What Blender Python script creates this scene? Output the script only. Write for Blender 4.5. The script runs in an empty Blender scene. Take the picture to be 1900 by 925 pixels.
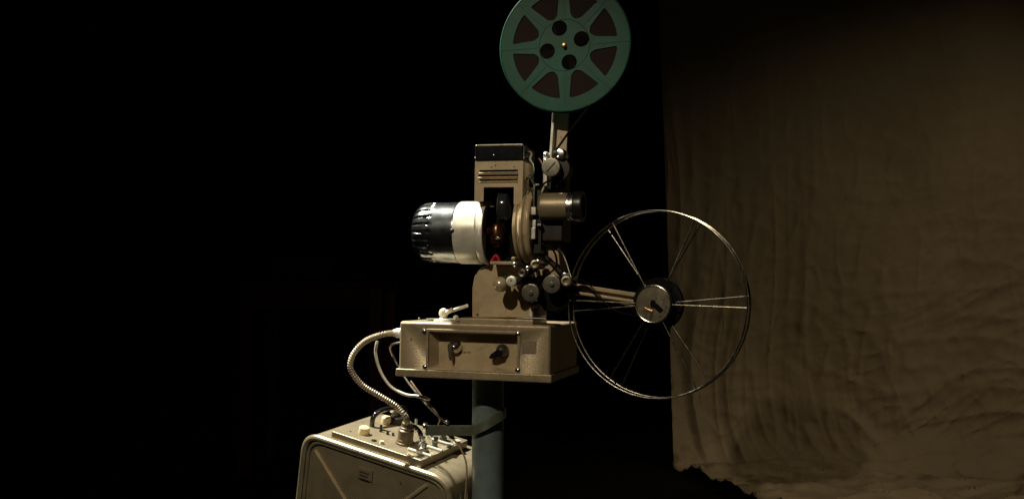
import bpy, bmesh, math, random
from mathutils import Vector, Matrix, noise
random.seed(7)
PI = math.pi
sc = bpy.context.scene
COL = sc.collection

# ------------------------------------------------------------------ camera
F = 1800.0                       # focal length in photo pixels (photo 1900 x 925)
PITCH = math.atan(82.5 / F)
CAM = Vector((0, 0, 0.72))
cd = bpy.data.cameras.new('camera'); cam = bpy.data.objects.new('camera', cd); COL.objects.link(cam)
cd.sensor_width = 36; cd.lens = 36 * F / 1900; cd.clip_start = 0.05; cd.clip_end = 200
cam.location = CAM; cam.rotation_euler = (PI / 2 + PITCH, 0, 0)
sc.camera = cam

# ------------------------------------------------------------------ world
w = bpy.data.worlds.new('World'); sc.world = w; w.use_nodes = True
w.node_tree.nodes['Background'].inputs[0].default_value = (0.55, 0.75, 0.6, 1)
w.node_tree.nodes['Background'].inputs[1].default_value = 0.0006

# ------------------------------------------------------------------ lamps
def spot(name, loc, aim, energy, color, size_deg, blend, radius):
    ld = bpy.data.lights.new(name, 'SPOT'); o = bpy.data.objects.new(name, ld); COL.objects.link(o)
    ld.energy = energy; ld.color = color; ld.spot_size = math.radians(size_deg); ld.spot_blend = blend
    ld.shadow_soft_size = radius
    o.location = loc
    o.rotation_euler = (Vector(aim) - Vector(loc)).to_track_quat('-Z', 'Y').to_euler()
    return o
spot('spot_front', (-0.85, -0.15, 2.20), (-0.05, 1.9, 0.50), 122, (1.0, 0.85, 0.61), 38, 0.9, 0.025)
spot('spot_left', (-1.20, 2.27, 2.76), (-0.12, 1.95, 0.72), 880, (1.0, 0.97, 0.82), 40, 0.4, 0.05)
spot('spot_right', (2.55, 1.05, 2.5), (1.80, 3.6, -0.22), 76, (1.0, 0.855, 0.60), 73, 1.0, 0.06)

# ------------------------------------------------------------------ colour management
sc.view_settings.view_transform = 'Standard'; sc.view_settings.look = 'None'
sc.view_settings.exposure = 0.0; sc.view_settings.gamma = 1.0

# ================================================================== helpers
def ray(u, v):
    r = Vector((1, 0, 0)); f = Vector((0, math.cos(PITCH), math.sin(PITCH))); up = Vector((0, -math.sin(PITCH), math.cos(PITCH)))
    return (f * F + r * (u - 950) + up * (462.5 - v)) / F
def at_y(u, v, Y):
    d = ray(u, v); return CAM + d * (Y / d.y)
def frame(ex, ey, ez, o):
    return Matrix(((ex.x, ey.x, ez.x, o.x), (ex.y, ey.y, ez.y, o.y), (ex.z, ey.z, ez.z, o.z), (0, 0, 0, 1)))
def on_plane(M, u, v, axis, val):
    """photo position -> point on the plane local[axis] = val of frame M, in local coordinates"""
    Mi = M.inverted(); c = Mi @ CAM; d = Mi.to_3x3() @ ray(u, v)
    return c + d * ((val - c[axis]) / d[axis])

PHI = math.radians(15.4); RHO = math.radians(1.1)
EX = Vector((math.cos(PHI) * math.cos(RHO), -math.sin(PHI) * math.cos(RHO), -math.sin(RHO)))
EY = Vector((math.sin(PHI), math.cos(PHI), 0)); EZ = EX.cross(EY)
MP = frame(EX, EY, EZ, at_y(1022, 603, 1.8))
def P(u, v, d): return on_plane(MP, u, v, 1, d)
def S(d): return 0.001 * (1.8 + d) / 1.8            # metres per photo pixel at local depth d

# ------------------------------------------------------------------ materials
def mat(name, color, rough=0.5, metal=0.0, noise_amt=0.0, noise_scale=60, bump=0.0, bump_scale=300, coat=0.0, spec=0.5,
        wear=None, wear_scale=14, wear_lo=0.62, dust=0.0):
    m = bpy.data.materials.new(name); m.use_nodes = True; nt = m.node_tree; N = nt.nodes; Lk = nt.links
    b = N['Principled BSDF']; b.inputs['Roughness'].default_value = rough; b.inputs['Metallic'].default_value = metal
    b.inputs['Specular IOR Level'].default_value = spec; b.inputs['Coat Weight'].default_value = coat
    b.inputs['Coat Roughness'].default_value = 0.12
    tc = N.new('ShaderNodeTexCoord')
    col = None
    rgb = N.new('ShaderNodeRGB'); rgb.outputs[0].default_value = (*color, 1); col = rgb.outputs[0]
    if noise_amt:
        n = N.new('ShaderNodeTexNoise'); n.inputs['Scale'].default_value = noise_scale; n.inputs['Detail'].default_value = 8
        n.inputs['Roughness'].default_value = 0.7
        Lk.new(tc.outputs['Object'], n.inputs['Vector'])
        mr = N.new('ShaderNodeMapRange'); mr.inputs[1].default_value = 0.3; mr.inputs[2].default_value = 0.7
        mr.inputs[3].default_value = 1 - noise_amt; mr.inputs[4].default_value = 1 + noise_amt
        Lk.new(n.outputs['Fac'], mr.inputs[0])
        mx = N.new('ShaderNodeVectorMath'); mx.operation = 'SCALE'
        Lk.new(col, mx.inputs[0]); Lk.new(mr.outputs[0], mx.inputs['Scale']); col = mx.outputs[0]
        rr = N.new('ShaderNodeMapRange'); rr.inputs[3].default_value = max(0.02, rough - 0.1); rr.inputs[4].default_value = min(1, rough + 0.12)
        Lk.new(n.outputs['Fac'], rr.inputs[0]); Lk.new(rr.outputs[0], b.inputs['Roughness'])
    if wear:
        n2 = N.new('ShaderNodeTexNoise'); n2.inputs['Scale'].default_value = wear_scale; n2.inputs['Detail'].default_value = 10
        n2.inputs['Roughness'].default_value = 0.65; n2.inputs['Distortion'].default_value = 0.6
        Lk.new(tc.outputs['Object'], n2.inputs['Vector'])
        m2 = N.new('ShaderNodeMapRange'); m2.inputs[1].default_value = wear_lo; m2.inputs[2].default_value = wear_lo + 0.1
        Lk.new(n2.outputs['Fac'], m2.inputs[0])
        mix = N.new('ShaderNodeMix'); mix.data_type = 'RGBA'
        Lk.new(m2.outputs[0], mix.inputs[0]); Lk.new(col, mix.inputs[6]); mix.inputs[7].default_value = (*wear, 1); col = mix.outputs[2]
    if noise_amt and name not in ('unbleached_cloth',):
        # handling smudges and small chips of the object's own surface
        n3 = N.new('ShaderNodeTexNoise'); n3.inputs['Scale'].default_value = 17; n3.inputs['Detail'].default_value = 6; n3.inputs['Distortion'].default_value = 0.8
        Lk.new(tc.outputs['Object'], n3.inputs['Vector'])
        m3 = N.new('ShaderNodeMapRange'); m3.inputs[1].default_value = 0.35; m3.inputs[2].default_value = 0.65; m3.inputs[3].default_value = 0.84; m3.inputs[4].default_value = 1.10
        Lk.new(n3.outputs['Fac'], m3.inputs[0])
        s3 = N.new('ShaderNodeVectorMath'); s3.operation = 'SCALE'; Lk.new(col, s3.inputs[0]); Lk.new(m3.outputs[0], s3.inputs['Scale']); col = s3.outputs[0]
        n4 = N.new('ShaderNodeTexNoise'); n4.inputs['Scale'].default_value = 75; n4.inputs['Detail'].default_value = 4
        Lk.new(tc.outputs['Object'], n4.inputs['Vector'])
        m4 = N.new('ShaderNodeMapRange'); m4.inputs[1].default_value = 0.70; m4.inputs[2].default_value = 0.73; m4.inputs[3].default_value = 1.0; m4.inputs[4].default_value = 0.45
        Lk.new(n4.outputs['Fac'], m4.inputs[0])
        s4 = N.new('ShaderNodeVectorMath'); s4.operation = 'SCALE'; Lk.new(col, s4.inputs[0]); Lk.new(m4.outputs[0], s4.inputs['Scale']); col = s4.outputs[0]
    Lk.new(col, b.inputs['Base Color'])
    if bump:
        nb = N.new('ShaderNodeTexNoise'); nb.inputs['Scale'].default_value = bump_scale; nb.inputs['Detail'].default_value = 3
        Lk.new(tc.outputs['Object'], nb.inputs['Vector'])
        bp = N.new('ShaderNodeBump'); bp.inputs['Strength'].default_value = bump; bp.inputs['Distance'].default_value = 0.001
        Lk.new(nb.outputs['Fac'], bp.inputs['Height']); Lk.new(bp.outputs[0], b.inputs['Normal'])
    return m

M = {}
M['tan'] = mat('hammered_tan_paint', (0.325, 0.26, 0.165), 0.38, 0.3, 0.24, 330, 0.5, 330, wear=(0.22, 0.17, 0.10), wear_scale=9, wear_lo=0.60)
M['tan2'] = mat('smooth_tan_paint', (0.40, 0.31, 0.19), 0.42, 0.1, 0.10, 60, 0.12, 300, wear=(0.2, 0.15, 0.09), wear_scale=20, wear_lo=0.62)
M['silver'] = mat('silver_cream_paint', (0.66, 0.635, 0.545), 0.36, 0.3, 0.12, 70, 0.1, 400, wear=(0.42, 0.37, 0.27), wear_scale=16, wear_lo=0.60)
M['steel'] = mat('dull_steel', (0.19, 0.18, 0.145), 0.36, 0.85, 0.18, 140, 0.1, 500)
M['chrome'] = mat('chrome', (0.75, 0.73, 0.68), 0.24, 1.0, 0.08, 200)
M['wire'] = mat('plated_wire', (0.62, 0.58, 0.48), 0.23, 1.0, 0.25, 120)
M['black'] = mat('black_bakelite', (0.010, 0.010, 0.011), 0.14, 0.0, 0.2, 30, coat=0.6)
M['cap'] = mat('polished_dark_cap', (0.12, 0.13, 0.135), 0.27, 0.95, 0.1, 40, coat=0.8)
M['dark'] = mat('dark_metal', (0.016, 0.014, 0.011), 0.45, 0.4, 0.3, 80)
M['void'] = mat('black_parts_and_shade', (0.004, 0.004, 0.0035), 0.8, 0.0, 0.3, 60, spec=0.1)  # black parts, and the painted dark of slots, lamp interior and reel holes
M['bronze'] = mat('bronze_barrel', (0.25, 0.20, 0.125), 0.42, 0.4, 0.10, 200, 0.1, 600)
M['brass'] = mat('old_brass', (0.50, 0.33, 0.14), 0.32, 0.9, 0.2, 100)
M['copper'] = mat('copper_coil', (0.13, 0.06, 0.035), 0.25, 0.9, 0.3, 100)
M['cream'] = mat('cream_plastic', (0.72, 0.60, 0.36), 0.4, 0.0, 0.06, 80)
M['pewter'] = mat('polished_pewter', (0.60, 0.49, 0.33), 0.28, 0.45)
M['hood'] = mat('matt_black_hood', (0.010, 0.010, 0.010), 0.32, 0.0, 0.3, 60, spec=0.35)
M['hub'] = mat('worn_hub_metal', (0.24, 0.205, 0.15), 0.40, 0.7, 0.3, 45, 0.2, 90, wear=(0.10, 0.08, 0.055), wear_scale=40, wear_lo=0.50)
M['white'] = mat('pale_enamel', (0.66, 0.62, 0.52), 0.35, 0.1, 0.08, 120)
M['teal'] = mat('green_reel_paint', (0.019, 0.098, 0.067), 0.42, 0.0, 0.14, 30, 0.1, 150, spec=0.14, wear=(0.045, 0.15, 0.10), wear_scale=28, wear_lo=0.64)
M['film'] = mat('wound_film', (0.014, 0.005, 0.003), 0.6, 0.0, 0.3, 200, spec=0.12)
M['celluloid'] = mat('film_base', (0.010, 0.007, 0.005), 0.5, 0.0, 0.2, 100, spec=0.1)
M['pole'] = mat('blue_grey_paint', (0.122, 0.158, 0.158), 0.42, 0.0, 0.12, 20, 0.15, 120, wear=(0.08, 0.11, 0.11), wear_scale=12, wear_lo=0.62)
M['strap'] = mat('green_grey_strap', (0.17, 0.19, 0.145), 0.32, 0.55, 0.2, 50)
M['patch'] = mat('dark_label', (0.20, 0.165, 0.11), 0.5, 0.2, 0.25, 300)
M['ink'] = mat('black_ink', (0.03, 0.025, 0.02), 0.6)
M['red'] = mat('red_plastic', (0.5, 0.012, 0.03), 0.3)
M['glass'] = mat('dark_lens_glass', (0.02, 0.025, 0.03), 0.04, 0.0, coat=1.0)
M['amp'] = mat('amp_metal_paint', (0.30, 0.25, 0.165), 0.34, 0.42, 0.14, 380, 0.3, 480, wear=(0.2, 0.155, 0.095), wear_scale=10, wear_lo=0.60)
M['wood'] = mat('dark_red_wood', (0.12, 0.032, 0.018), 0.45, 0.0, 0.3, 20)
M['floor'] = mat('dark_floor', (0.004, 0.003, 0.002), 0.85, 0.0, 0.4, 5, spec=0.1)
M['wall'] = mat('black_drape_wall', (0.004, 0.004, 0.004), 0.95, 0.0, 0.3, 4, spec=0.0)
def cloth_mat():
    m = mat('unbleached_cloth', (0.31, 0.238, 0.148), 0.95, 0.0, 0.12, 3, spec=0.05)
    nt = m.node_tree; N = nt.nodes; Lk = nt.links
    tc = N.new('ShaderNodeTexCoord'); b = N['Principled BSDF']
    wv = N.new('ShaderNodeTexWave'); wv.bands_direction = 'Z'; wv.inputs['Scale'].default_value = 170; wv.inputs['Distortion'].default_value = 3
    wx = N.new('ShaderNodeTexWave'); wx.bands_direction = 'X'; wx.inputs['Scale'].default_value = 170; wx.inputs['Distortion'].default_value = 3
    n = N.new('ShaderNodeTexNoise'); n.inputs['Scale'].default_value = 22; n.inputs['Detail'].default_value = 8; n.inputs['Roughness'].default_value = 0.6
    for q in (wv, wx, n): Lk.new(tc.outputs['Object'], q.inputs['Vector'])
    a = N.new('ShaderNodeMath'); a.operation = 'ADD'; Lk.new(wv.outputs['Fac'], a.inputs[0]); Lk.new(wx.outputs['Fac'], a.inputs[1])
    s = N.new('ShaderNodeMath'); s.operation = 'MULTIPLY_ADD'; s.inputs[1].default_value = 0.12
    Lk.new(a.outputs[0], s.inputs[0])
    k = N.new('ShaderNodeMath'); k.operation = 'MULTIPLY'; k.inputs[1].default_value = 3.0; Lk.new(n.outputs['Fac'], k.inputs[0])
    Lk.new(k.outputs[0], s.inputs[2])
    bp = N.new('ShaderNodeBump'); bp.inputs['Strength'].default_value = 0.6; bp.inputs['Distance'].default_value = 0.003
    Lk.new(s.outputs[0], bp.inputs['Height']); Lk.new(bp.outputs[0], b.inputs['Normal'])
    return m
M['cloth'] = cloth_mat()

# ------------------------------------------------------------------ object helpers
def smooth(me, angle=35):
    me.shade_smooth() if hasattr(me, 'shade_smooth') else None
    bm = bmesh.new(); bm.from_mesh(me)
    for f in bm.faces: f.smooth = True
    for e in bm.edges:
        if len(e.link_faces) == 2: e.smooth = e.calc_face_angle(0) < math.radians(angle)
    bm.to_mesh(me); bm.free()
def obj(name, bm, m, parent=None, ang=35):
    me = bpy.data.meshes.new(name)
    bmesh.ops.recalc_face_normals(bm, faces=bm.faces[:])
    bm.to_mesh(me); bm.free()
    me.materials.append(M[m] if isinstance(m, str) else m)
    smooth(me, ang)
    o = bpy.data.objects.new(name, me); COL.objects.link(o)
    if parent: o.parent = parent
    if name != 'curtain':
        wn = o.modifiers.new('weighted_normal', 'WEIGHTED_NORMAL'); wn.keep_sharp = True
    return o
def tag(o, label=None, cat=None, group=None, kind=None):
    if label: o['label'] = label
    if cat: o['category'] = cat
    if group: o['group'] = group
    if kind: o['kind'] = kind
    return o
def thing(name, mtx, label, cat, group=None):
    o = bpy.data.objects.new(name, None); COL.objects.link(o); o.empty_display_size = 0.02
    o.matrix_world = mtx
    return tag(o, label, cat, group)
def B(): return bmesh.new()
def merge(bm, t):
    me = bpy.data.meshes.new('tmp'); t.to_mesh(me); t.free(); bm.from_mesh(me); bpy.data.meshes.remove(me)
def box(bm, x0, x1, y0, y1, z0, z1, bev=0.0, seg=3, mtx=None):
    t = B(); bmesh.ops.create_cube(t, size=1)
    for v in t.verts:
        v.co = Vector(((x0 + x1) / 2 + v.co.x * abs(x1 - x0), (y0 + y1) / 2 + v.co.y * abs(y1 - y0), (z0 + z1) / 2 + v.co.z * abs(z1 - z0)))
    if bev: bmesh.ops.bevel(t, geom=t.edges[:], offset=bev, segments=seg, profile=0.5, affect='EDGES')
    if mtx is not None: bmesh.ops.transform(t, matrix=mtx, verts=t.verts)
    merge(bm, t)
def axis_mtx(a, b):
    a = Vector(a); b = Vector(b); z = (b - a).normalized()
    q = z.to_track_quat('Z', 'Y'); return Matrix.Translation(a) @ q.to_matrix().to_4x4()
def lathe(bm, a, b, prof, seg=48, mtx=None):
    """revolve prof [(t metres along a->b, radius)] around the line from a towards b"""
    A = axis_mtx(a, b); rings = []
    t = B()
    for (h, r) in prof:
        if r < 1e-5: rings.append([t.verts.new(A @ Vector((0, 0, h)))])
        else: rings.append([t.verts.new(A @ Vector((r * math.cos(2 * PI * i / seg), r * math.sin(2 * PI * i / seg), h))) for i in range(seg)])
    for r0, r1 in zip(rings, rings[1:]):
        for i in range(seg):
            j = (i + 1) % seg
            if len(r0) == 1 and len(r1) == 1: continue
            if len(r0) == 1: t.faces.new((r0[0], r1[i], r1[j]))
            elif len(r1) == 1: t.faces.new((r0[i], r1[0], r0[j]))
            else: t.faces.new((r0[i], r1[i], r1[j], r0[j]))
    if len(rings[0]) > 1: t.faces.new(rings[0])
    if len(rings[-1]) > 1: t.faces.new(rings[-1][::-1])
    if mtx is not None: bmesh.ops.transform(t, matrix=mtx, verts=t.verts)
    merge(bm, t)
def disc(bm, c, r, y0, y1, bev=0.001, seg=40):
    """cylinder whose axis is the local y axis, front at y0"""
    c = Vector(c); L = y1 - y0; bev = min(bev, L * 0.45)
    lathe(bm, (c.x, y0, c.z), (c.x, y1, c.z), [(0, 0), (0, r - bev), (bev * 0.3, r - bev * 0.3), (bev, r), (L - bev, r), (L, r - bev), (L, 0)], seg)
def xcyl(bm, x0, y, z, prof, seg=64):
    lathe(bm, (x0, y, z), (x0 + 1, y, z), prof, seg)
def ball(bm, c, r, sx=1, sy=1, sz=1, seg=24):
    t = B(); bmesh.ops.create_uvsphere(t, u_segments=seg, v_segments=seg // 2, radius=1)
    for v in t.verts: v.co = Vector(c) + Vector((v.co.x * r * sx, v.co.y * r * sy, v.co.z * r * sz))
    merge(bm, t)
def catmull(pts, n=10, closed=False):
    pts = [Vector(p) for p in pts]; out = []
    m = len(pts); rng = range(m) if closed else range(m - 1)
    for i in rng:
        if closed: p0, p1, p2, p3 = pts[i - 1], pts[i], pts[(i + 1) % m], pts[(i + 2) % m]
        else: p0, p1, p2, p3 = pts[max(i - 1, 0)], pts[i], pts[i + 1], pts[min(i + 2, m - 1)]
        for k in range(n):
            t = k / n
            out.append(0.5 * ((2 * p1) + (p2 - p0) * t + (2 * p0 - 5 * p1 + 4 * p2 - p3) * t * t + (-p0 + 3 * p1 - 3 * p2 + p3) * t ** 3))
    if not closed: out.append(pts[-1])
    return out
def tube(bm, pts, r, seg=10, closed=False, rf=None):
    pts = [Vector(p) for p in pts]; n = len(pts)
    t = B(); rings = []; up = None
    for i, p in enumerate(pts):
        if closed: d = (pts[(i + 1) % n] - pts[i - 1]).normalized()
        else: d = (pts[min(i + 1, n - 1)] - pts[max(i - 1, 0)]).normalized()
        if up is None:
            up = Vector((0, 0, 1)) if abs(d.z) < 0.9 else Vector((0, 1, 0))
        up = (up - d * up.dot(d)).normalized(); s = d.cross(up)
        rr = rf(i) if rf else r
        rings.append([t.verts.new(p + (up * math.cos(2 * PI * k / seg) + s * math.sin(2 * PI * k / seg)) * rr) for k in range(seg)])
    m = n if closed else n - 1
    for i in range(m):
        a, b = rings[i], rings[(i + 1) % n]
        for k in range(seg): t.faces.new((a[k], a[(k + 1) % seg], b[(k + 1) % seg], b[k]))
    if not closed: t.faces.new(rings[0]); t.faces.new(rings[-1][::-1])
    merge(bm, t)
def fillet(poly, radii, n=6):
    out = []; m = len(poly)
    if not isinstance(radii, (list, tuple)): radii = [radii] * m
    for i in range(m):
        p0, p1, p2 = Vector(poly[i - 1]), Vector(poly[i]), Vector(poly[(i + 1) % m]); r = radii[i]
        if r <= 0: out.append(p1); continue
        d0 = (p0 - p1); d2 = (p2 - p1); l0, l2 = d0.length, d2.length; d0.normalize(); d2.normalize()
        ang = d0.angle(d2); tl = min(r / math.tan(ang / 2), l0 * 0.48, l2 * 0.48)
        a = p1 + d0 * tl; b = p1 + d2 * tl
        for k in range(n + 1):
            t = k / n; out.append((1 - t) ** 2 * a + 2 * (1 - t) * t * p1 + t * t * b)
    return out
def plate(loops, thick, bevel=0.0, bseg=2):
    """2-D loops (outer first, then holes) -> bmesh in the xz plane, front at y=0, back at y=thick"""
    cu = bpy.data.curves.new('tmp', 'CURVE'); cu.dimensions = '2D'; cu.fill_mode = 'BOTH'
    cu.extrude = max(thick / 2 - bevel, 0.00005); cu.bevel_depth = bevel; cu.bevel_resolution = bseg; cu.offset = -bevel
    for lp in loops:
        sp = cu.splines.new('POLY'); sp.points.add(len(lp) - 1)
        for q, p in zip(sp.points, lp): q.co = (p[0], p[1], 0, 1)
        sp.use_cyclic_u = True
    o = bpy.data.objects.new('tmp', cu); COL.objects.link(o)
    bpy.context.view_layer.update()
    me = bpy.data.meshes.new_from_object(o.evaluated_get(bpy.context.evaluated_depsgraph_get()))
    bm = B(); bm.from_mesh(me)
    bpy.data.objects.remove(o); bpy.data.curves.remove(cu); bpy.data.meshes.remove(me)
    bmesh.ops.remove_doubles(bm, verts=bm.verts, dist=1e-6)
    for v in bm.verts: v.co = Vector((v.co.x, thick / 2 - v.co.z, v.co.y))
    return bm
def pplate(pix, d, thick, bevel=0.0, rad=0, holes=()):
    """plate whose outline is given in photo positions on the projector plane at local depth d"""
    def cv(lp, rr):
        q = [(P(u, v, d).x, P(u, v, d).z) for (u, v) in lp]
        return fillet(q, rr) if rr else q
    bm = plate([cv(pix, rad)] + [cv(h, hr) for h, hr in holes], thick, bevel)
    bmesh.ops.translate(bm, verts=bm.verts, vec=(0, d, 0)); return bm
def circ(cx, cz, r, n=40): return [(cx + r * math.cos(2 * PI * i / n), cz + r * math.sin(2 * PI * i / n)) for i in range(n)]
def screw(name, c, r, y0, parent, m='chrome', ang=0.6):
    """dome head screw, axis local y, with a slot"""
    bm = B(); h = r * 0.7
    lathe(bm, (c.x, y0, c.z), (c.x, y0 - 1, c.z), [(0, r), (h * 0.5, r * 0.9), (h * 0.85, r * 0.55), (h, 0)], 20)
    return obj(name, bm, m, parent)

# ================================================================== the setting
bm = B(); box(bm, -6, 6, -3, 9, -0.05, 0)
tag(obj('floor', bm, 'floor'), kind='structure')
bm = B(); box(bm, -6, 6, 8.6, 8.7, 0.004, 4.5)
tag(obj('back_wall', bm, 'wall'), kind='structure')

# ================================================================== projector
pr = thing('film_projector', MP, 'tan metal film projector with dark ribbed motor cap, standing on a blue grey post', 'film projector')
W_, D_, H_ = 0.300, 0.250, 0.106
# --- control box
bl = P(1022, 603, 0).x
x0b = P(740, 640, 0).x
W_ = -x0b
RX0, RX1 = P(795, 650, 0).x, P(960, 650, 0).x
RZ0, RZ1 = P(880, 686, 0).z, P(880, 617, 0).z
lip = 0.015
bm = B(); box(bm, x0b, 0, 0, D_, -H_ + 0.002, 0, 0.0065, 5); base = obj('control_box', bm, 'tan', pr, 12)
bm = B(); box(bm, RX0, RX1, -0.02, 0.034, RZ0, RZ1); cut = obj('cutter', bm, 'tan', pr)
base.modifiers.clear(); bo = base.modifiers.new('cut', 'BOOLEAN'); bo.object = cut; bo.solver = 'EXACT'
bpy.context.view_layer.update()
nm = bpy.data.meshes.new_from_object(base.evaluated_get(bpy.context.evaluated_depsgraph_get()))
base.modifiers.clear(); base.data = nm; wn = base.modifiers.new('weighted_normal', 'WEIGHTED_NORMAL'); wn.keep_sharp = True; nm.name = 'control_box'; bpy.data.objects.remove(cut)
bm = B(); box(bm, x0b - 0.004, 0.004, -0.004, D_ + 0.004, -H_, -H_ + lip, 0.0022, 3)
obj('bottom_flange', bm, 'tan', base)
# recess: sloped surround and back panel
bm = B()
iz0, iz1 = RZ0 + 0.006, RZ1 - 0.004; ix0, ix1 = RX0 + 0.012, RX1 - 0.003; dd = 0.026
def quad(bm, pts): bm.faces.new([bm.verts.new(p) for p in pts])
quad(bm, [(RX0, 0.001, RZ0), (RX1, 0.001, RZ0), (ix1, dd, iz0), (ix0, dd, iz0)])
quad(bm, [(RX0, 0.001, RZ1), (ix0, dd, iz1), (ix1, dd, iz1), (RX1, 0.001, RZ1)])
quad(bm, [(RX0, 0.001, RZ0), (ix0, dd, iz0), (ix0, dd, iz1), (RX0, 0.001, RZ1)])
quad(bm, [(RX1, 0.001, RZ0), (RX1, 0.001, RZ1), (ix1, dd, iz1), (ix1, dd, iz0)])
quad(bm, [(ix0, dd, iz0), (ix1, dd, iz0), (ix1, dd, iz1), (ix0, dd, iz1)])
panel = obj('recessed_panel', bm, 'tan2', pr)
# frame beading round the recess
fb = 0.0022
bm = plate([fillet([(RX0 - .004, RZ0 - .005), (RX1 + .005, RZ0 - .005), (RX1 + .005, RZ1 + .005), (RX0 - .004, RZ1 + .005)], 0.002, 3),
            [(RX0, RZ0), (RX0, RZ1), (RX1, RZ1), (RX1, RZ0)]], fb, 0.0007)
bmesh.ops.translate(bm, verts=bm.verts, vec=(0, -fb, 0)); obj('panel_surround', bm, 'tan', panel)
for (u, v) in ((788, 614), (961, 619), (789, 680), (961, 686)): screw('panel_screw', P(u, v, 0), 0.0054, 0, pr)
# knobs
def pointer_knob(u, v, ang, ln, m, hub_m, name, label=None, wk=1.0):
    c = P(u, v, 0.0); bm = B()
    A = Matrix.Translation((c.x, 0, c.z)) @ Matrix.Rotation(ang, 4, 'Y')
    out = fillet([(-0.005, -ln * 0.55), (0.0, -ln), (0.006, -ln * 0.45), (0.008, ln * 0.45), (0, ln * 0.75), (-0.008, ln * 0.45)], 0.003, 3)
    out = [(p[0] * wk, p[1]) for p in out]
    t = plate([out], 0.012, 0.002 * wk)
    bmesh.ops.translate(t, verts=t.verts, vec=(0, dd - .019, 0)); bmesh.ops.transform(t, matrix=A, verts=t.verts)
    merge(bm, t)
    k = obj(name, bm, m, pr)
    if label: k['label'] = label
    bm = B(); lathe(bm, (c.x, dd, c.z), (c.x, -1, c.z), [(0, 0.0125), (0.004, 0.0125), (0.010, 0.011), (0.015, 0.0075), (0.018, 0.003), (0.0185, 0)], 32)
    bmesh.ops.translate(bm, verts=bm.verts, vec=(0.007, 0, 0.006)); obj('knob_hub', bm, hub_m, k)
pointer_knob(832, 650, math.radians(-3), 0.022, 'steel', 'chrome', 'control_knob', 'slim metal pointer knob', 0.55)
pointer_knob(919, 657, math.radians(62), 0.019, 'black', 'steel', 'control_knob', 'black pointer knob')
# tiny lettering between the knobs (illegible in the photograph) and square nameplate
bm = B()
for i, wd in enumerate((2.2, 1.4, 2.4, 1.2, 2.0, 1.5)):
    c = P(853 + i * 3.6, 653, dd); box(bm, c.x, c.x + wd * .001, dd - .0012, dd - .0004, c.z - .0012, c.z + .0014)
obj('panel_marking', bm, 'ink', panel)
a = P(969, 631, 0); b = P(995, 656, 0); bm = B(); box(bm, a.x, b.x, -0.0012, 0.0004, b.z, a.z, 0.0004, 2)
obj('nameplate', bm, 'patch', pr)
# plinth and pedestal casting
a = P(852, 600, 0.012); b = P(989, 590, 0.012)
zt = 0.009
bm = B(); box(bm, a.x, b.x, 0.012, 0.125, -0.001, zt, 0.002, 3); obj('plinth', bm, 'tan', pr)
dP = 0.040
out = [(876, 589), (876, 535), (880, 512), (892, 496), (905, 491), (986, 491), (1002, 452), (1004, 446), (1024, 446), (1037, 470), (1041, 520), (1030, 545), (1001, 552), (1001, 589)]
bm = pplate(out, dP, 0.06, 0.002, 0.004); ped = obj('pedestal', bm, 'tan2', pr)
q = P(886, 583, dP); screw('rivet', q, 0.0022, dP, ped, 'dark')
bm = B(); a = P(890, 500, .05); b = P(996, 480, .05)
box(bm, a.x, b.x - .01, 0.048, 0.085, a.z - 0.002, b.z - 0.006, 0.003, 2); obj('mount_shelf', bm, 'dark', pr)
# --- lamp housing
dF = -0.012; dB = 0.072
def pz(v, d=dF): return P(925, v, d).z
def pxx(u, d=dF, v=380): return P(u, v, d).x
X0, X1, WX0, WX1 = pxx(880), pxx(969), pxx(897), pxx(953)
ZT, ZW, ZB = pz(299), pz(347), pz(486)
bm = B()
sl = [((888, 960), 315, 318.6), ((886, 961), 323.6, 327.2), ((889, 960), 332, 335.4)]
ZM = pz(373); holes = []
for (ua, ub), va, vb in sl:
    holes.append(fillet([(pxx(ua), pz(vb)), (pxx(ub), pz(vb)), (pxx(ub), pz(va)), (pxx(ua), pz(va))], 0.0012, 3))
t = plate([[(X0, ZM), (WX0, ZM), (WX0, ZW), (WX1, ZW), (WX1, ZM - .006), (X1, ZM - .006), (X1, ZT), (X0, ZT)]] + holes, 0.003, 0.0); bmesh.ops.translate(t, verts=t.verts, vec=(0, dF, 0)); merge(bm, t)
box(bm, X0, X0 + .003, dF + .0031, dB, ZM, ZT); box(bm, X1 - .003, X1, dF + .0031, dB, ZM, ZT)
box(bm, X0 + .0031, X1 - .0031, dB - .003, dB, ZB, ZT); box(bm, X0 + .0031, X1 - .0031, dF + .0031, dB - .0031, ZT - .003, ZT)
lh = obj('lamp_housing', bm, 'tan2', pr)
md = lh.modifiers.new('bevel', 'BEVEL'); md.width = 0.0012; md.segments = 2; md.limit_method = 'ANGLE'; md.angle_limit = math.radians(60)
bm = B()   # louvre hoods that slope out of the slots
for (ua, ub), va, vb in sl:
    t = B(); za, zb = pz(vb), pz(vb + 4.2); xa, xb = pxx(ua), pxx(ub)
    vs = [(xa, dF, za), (xb, dF, za), (xb, dF - .0022, (za + zb) / 2), (xa, dF - .0022, (za + zb) / 2), (xa, dF, zb), (xb, dF, zb)]
    vs = [t.verts.new(v) for v in vs]
    t.faces.new((vs[0], vs[1], vs[2], vs[3])); t.faces.new((vs[3], vs[2], vs[5], vs[4])); t.faces.new((vs[0], vs[3], vs[4])); t.faces.new((vs[1], vs[5], vs[2]))
    merge(bm, t)
obj('louvre', bm, 'tan2', lh)
for (u, v) in ((912, 310), (919, 307), (954, 309)): screw('rivet', P(u, v, dF), 0.0014, dF, lh, 'dark')
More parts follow.
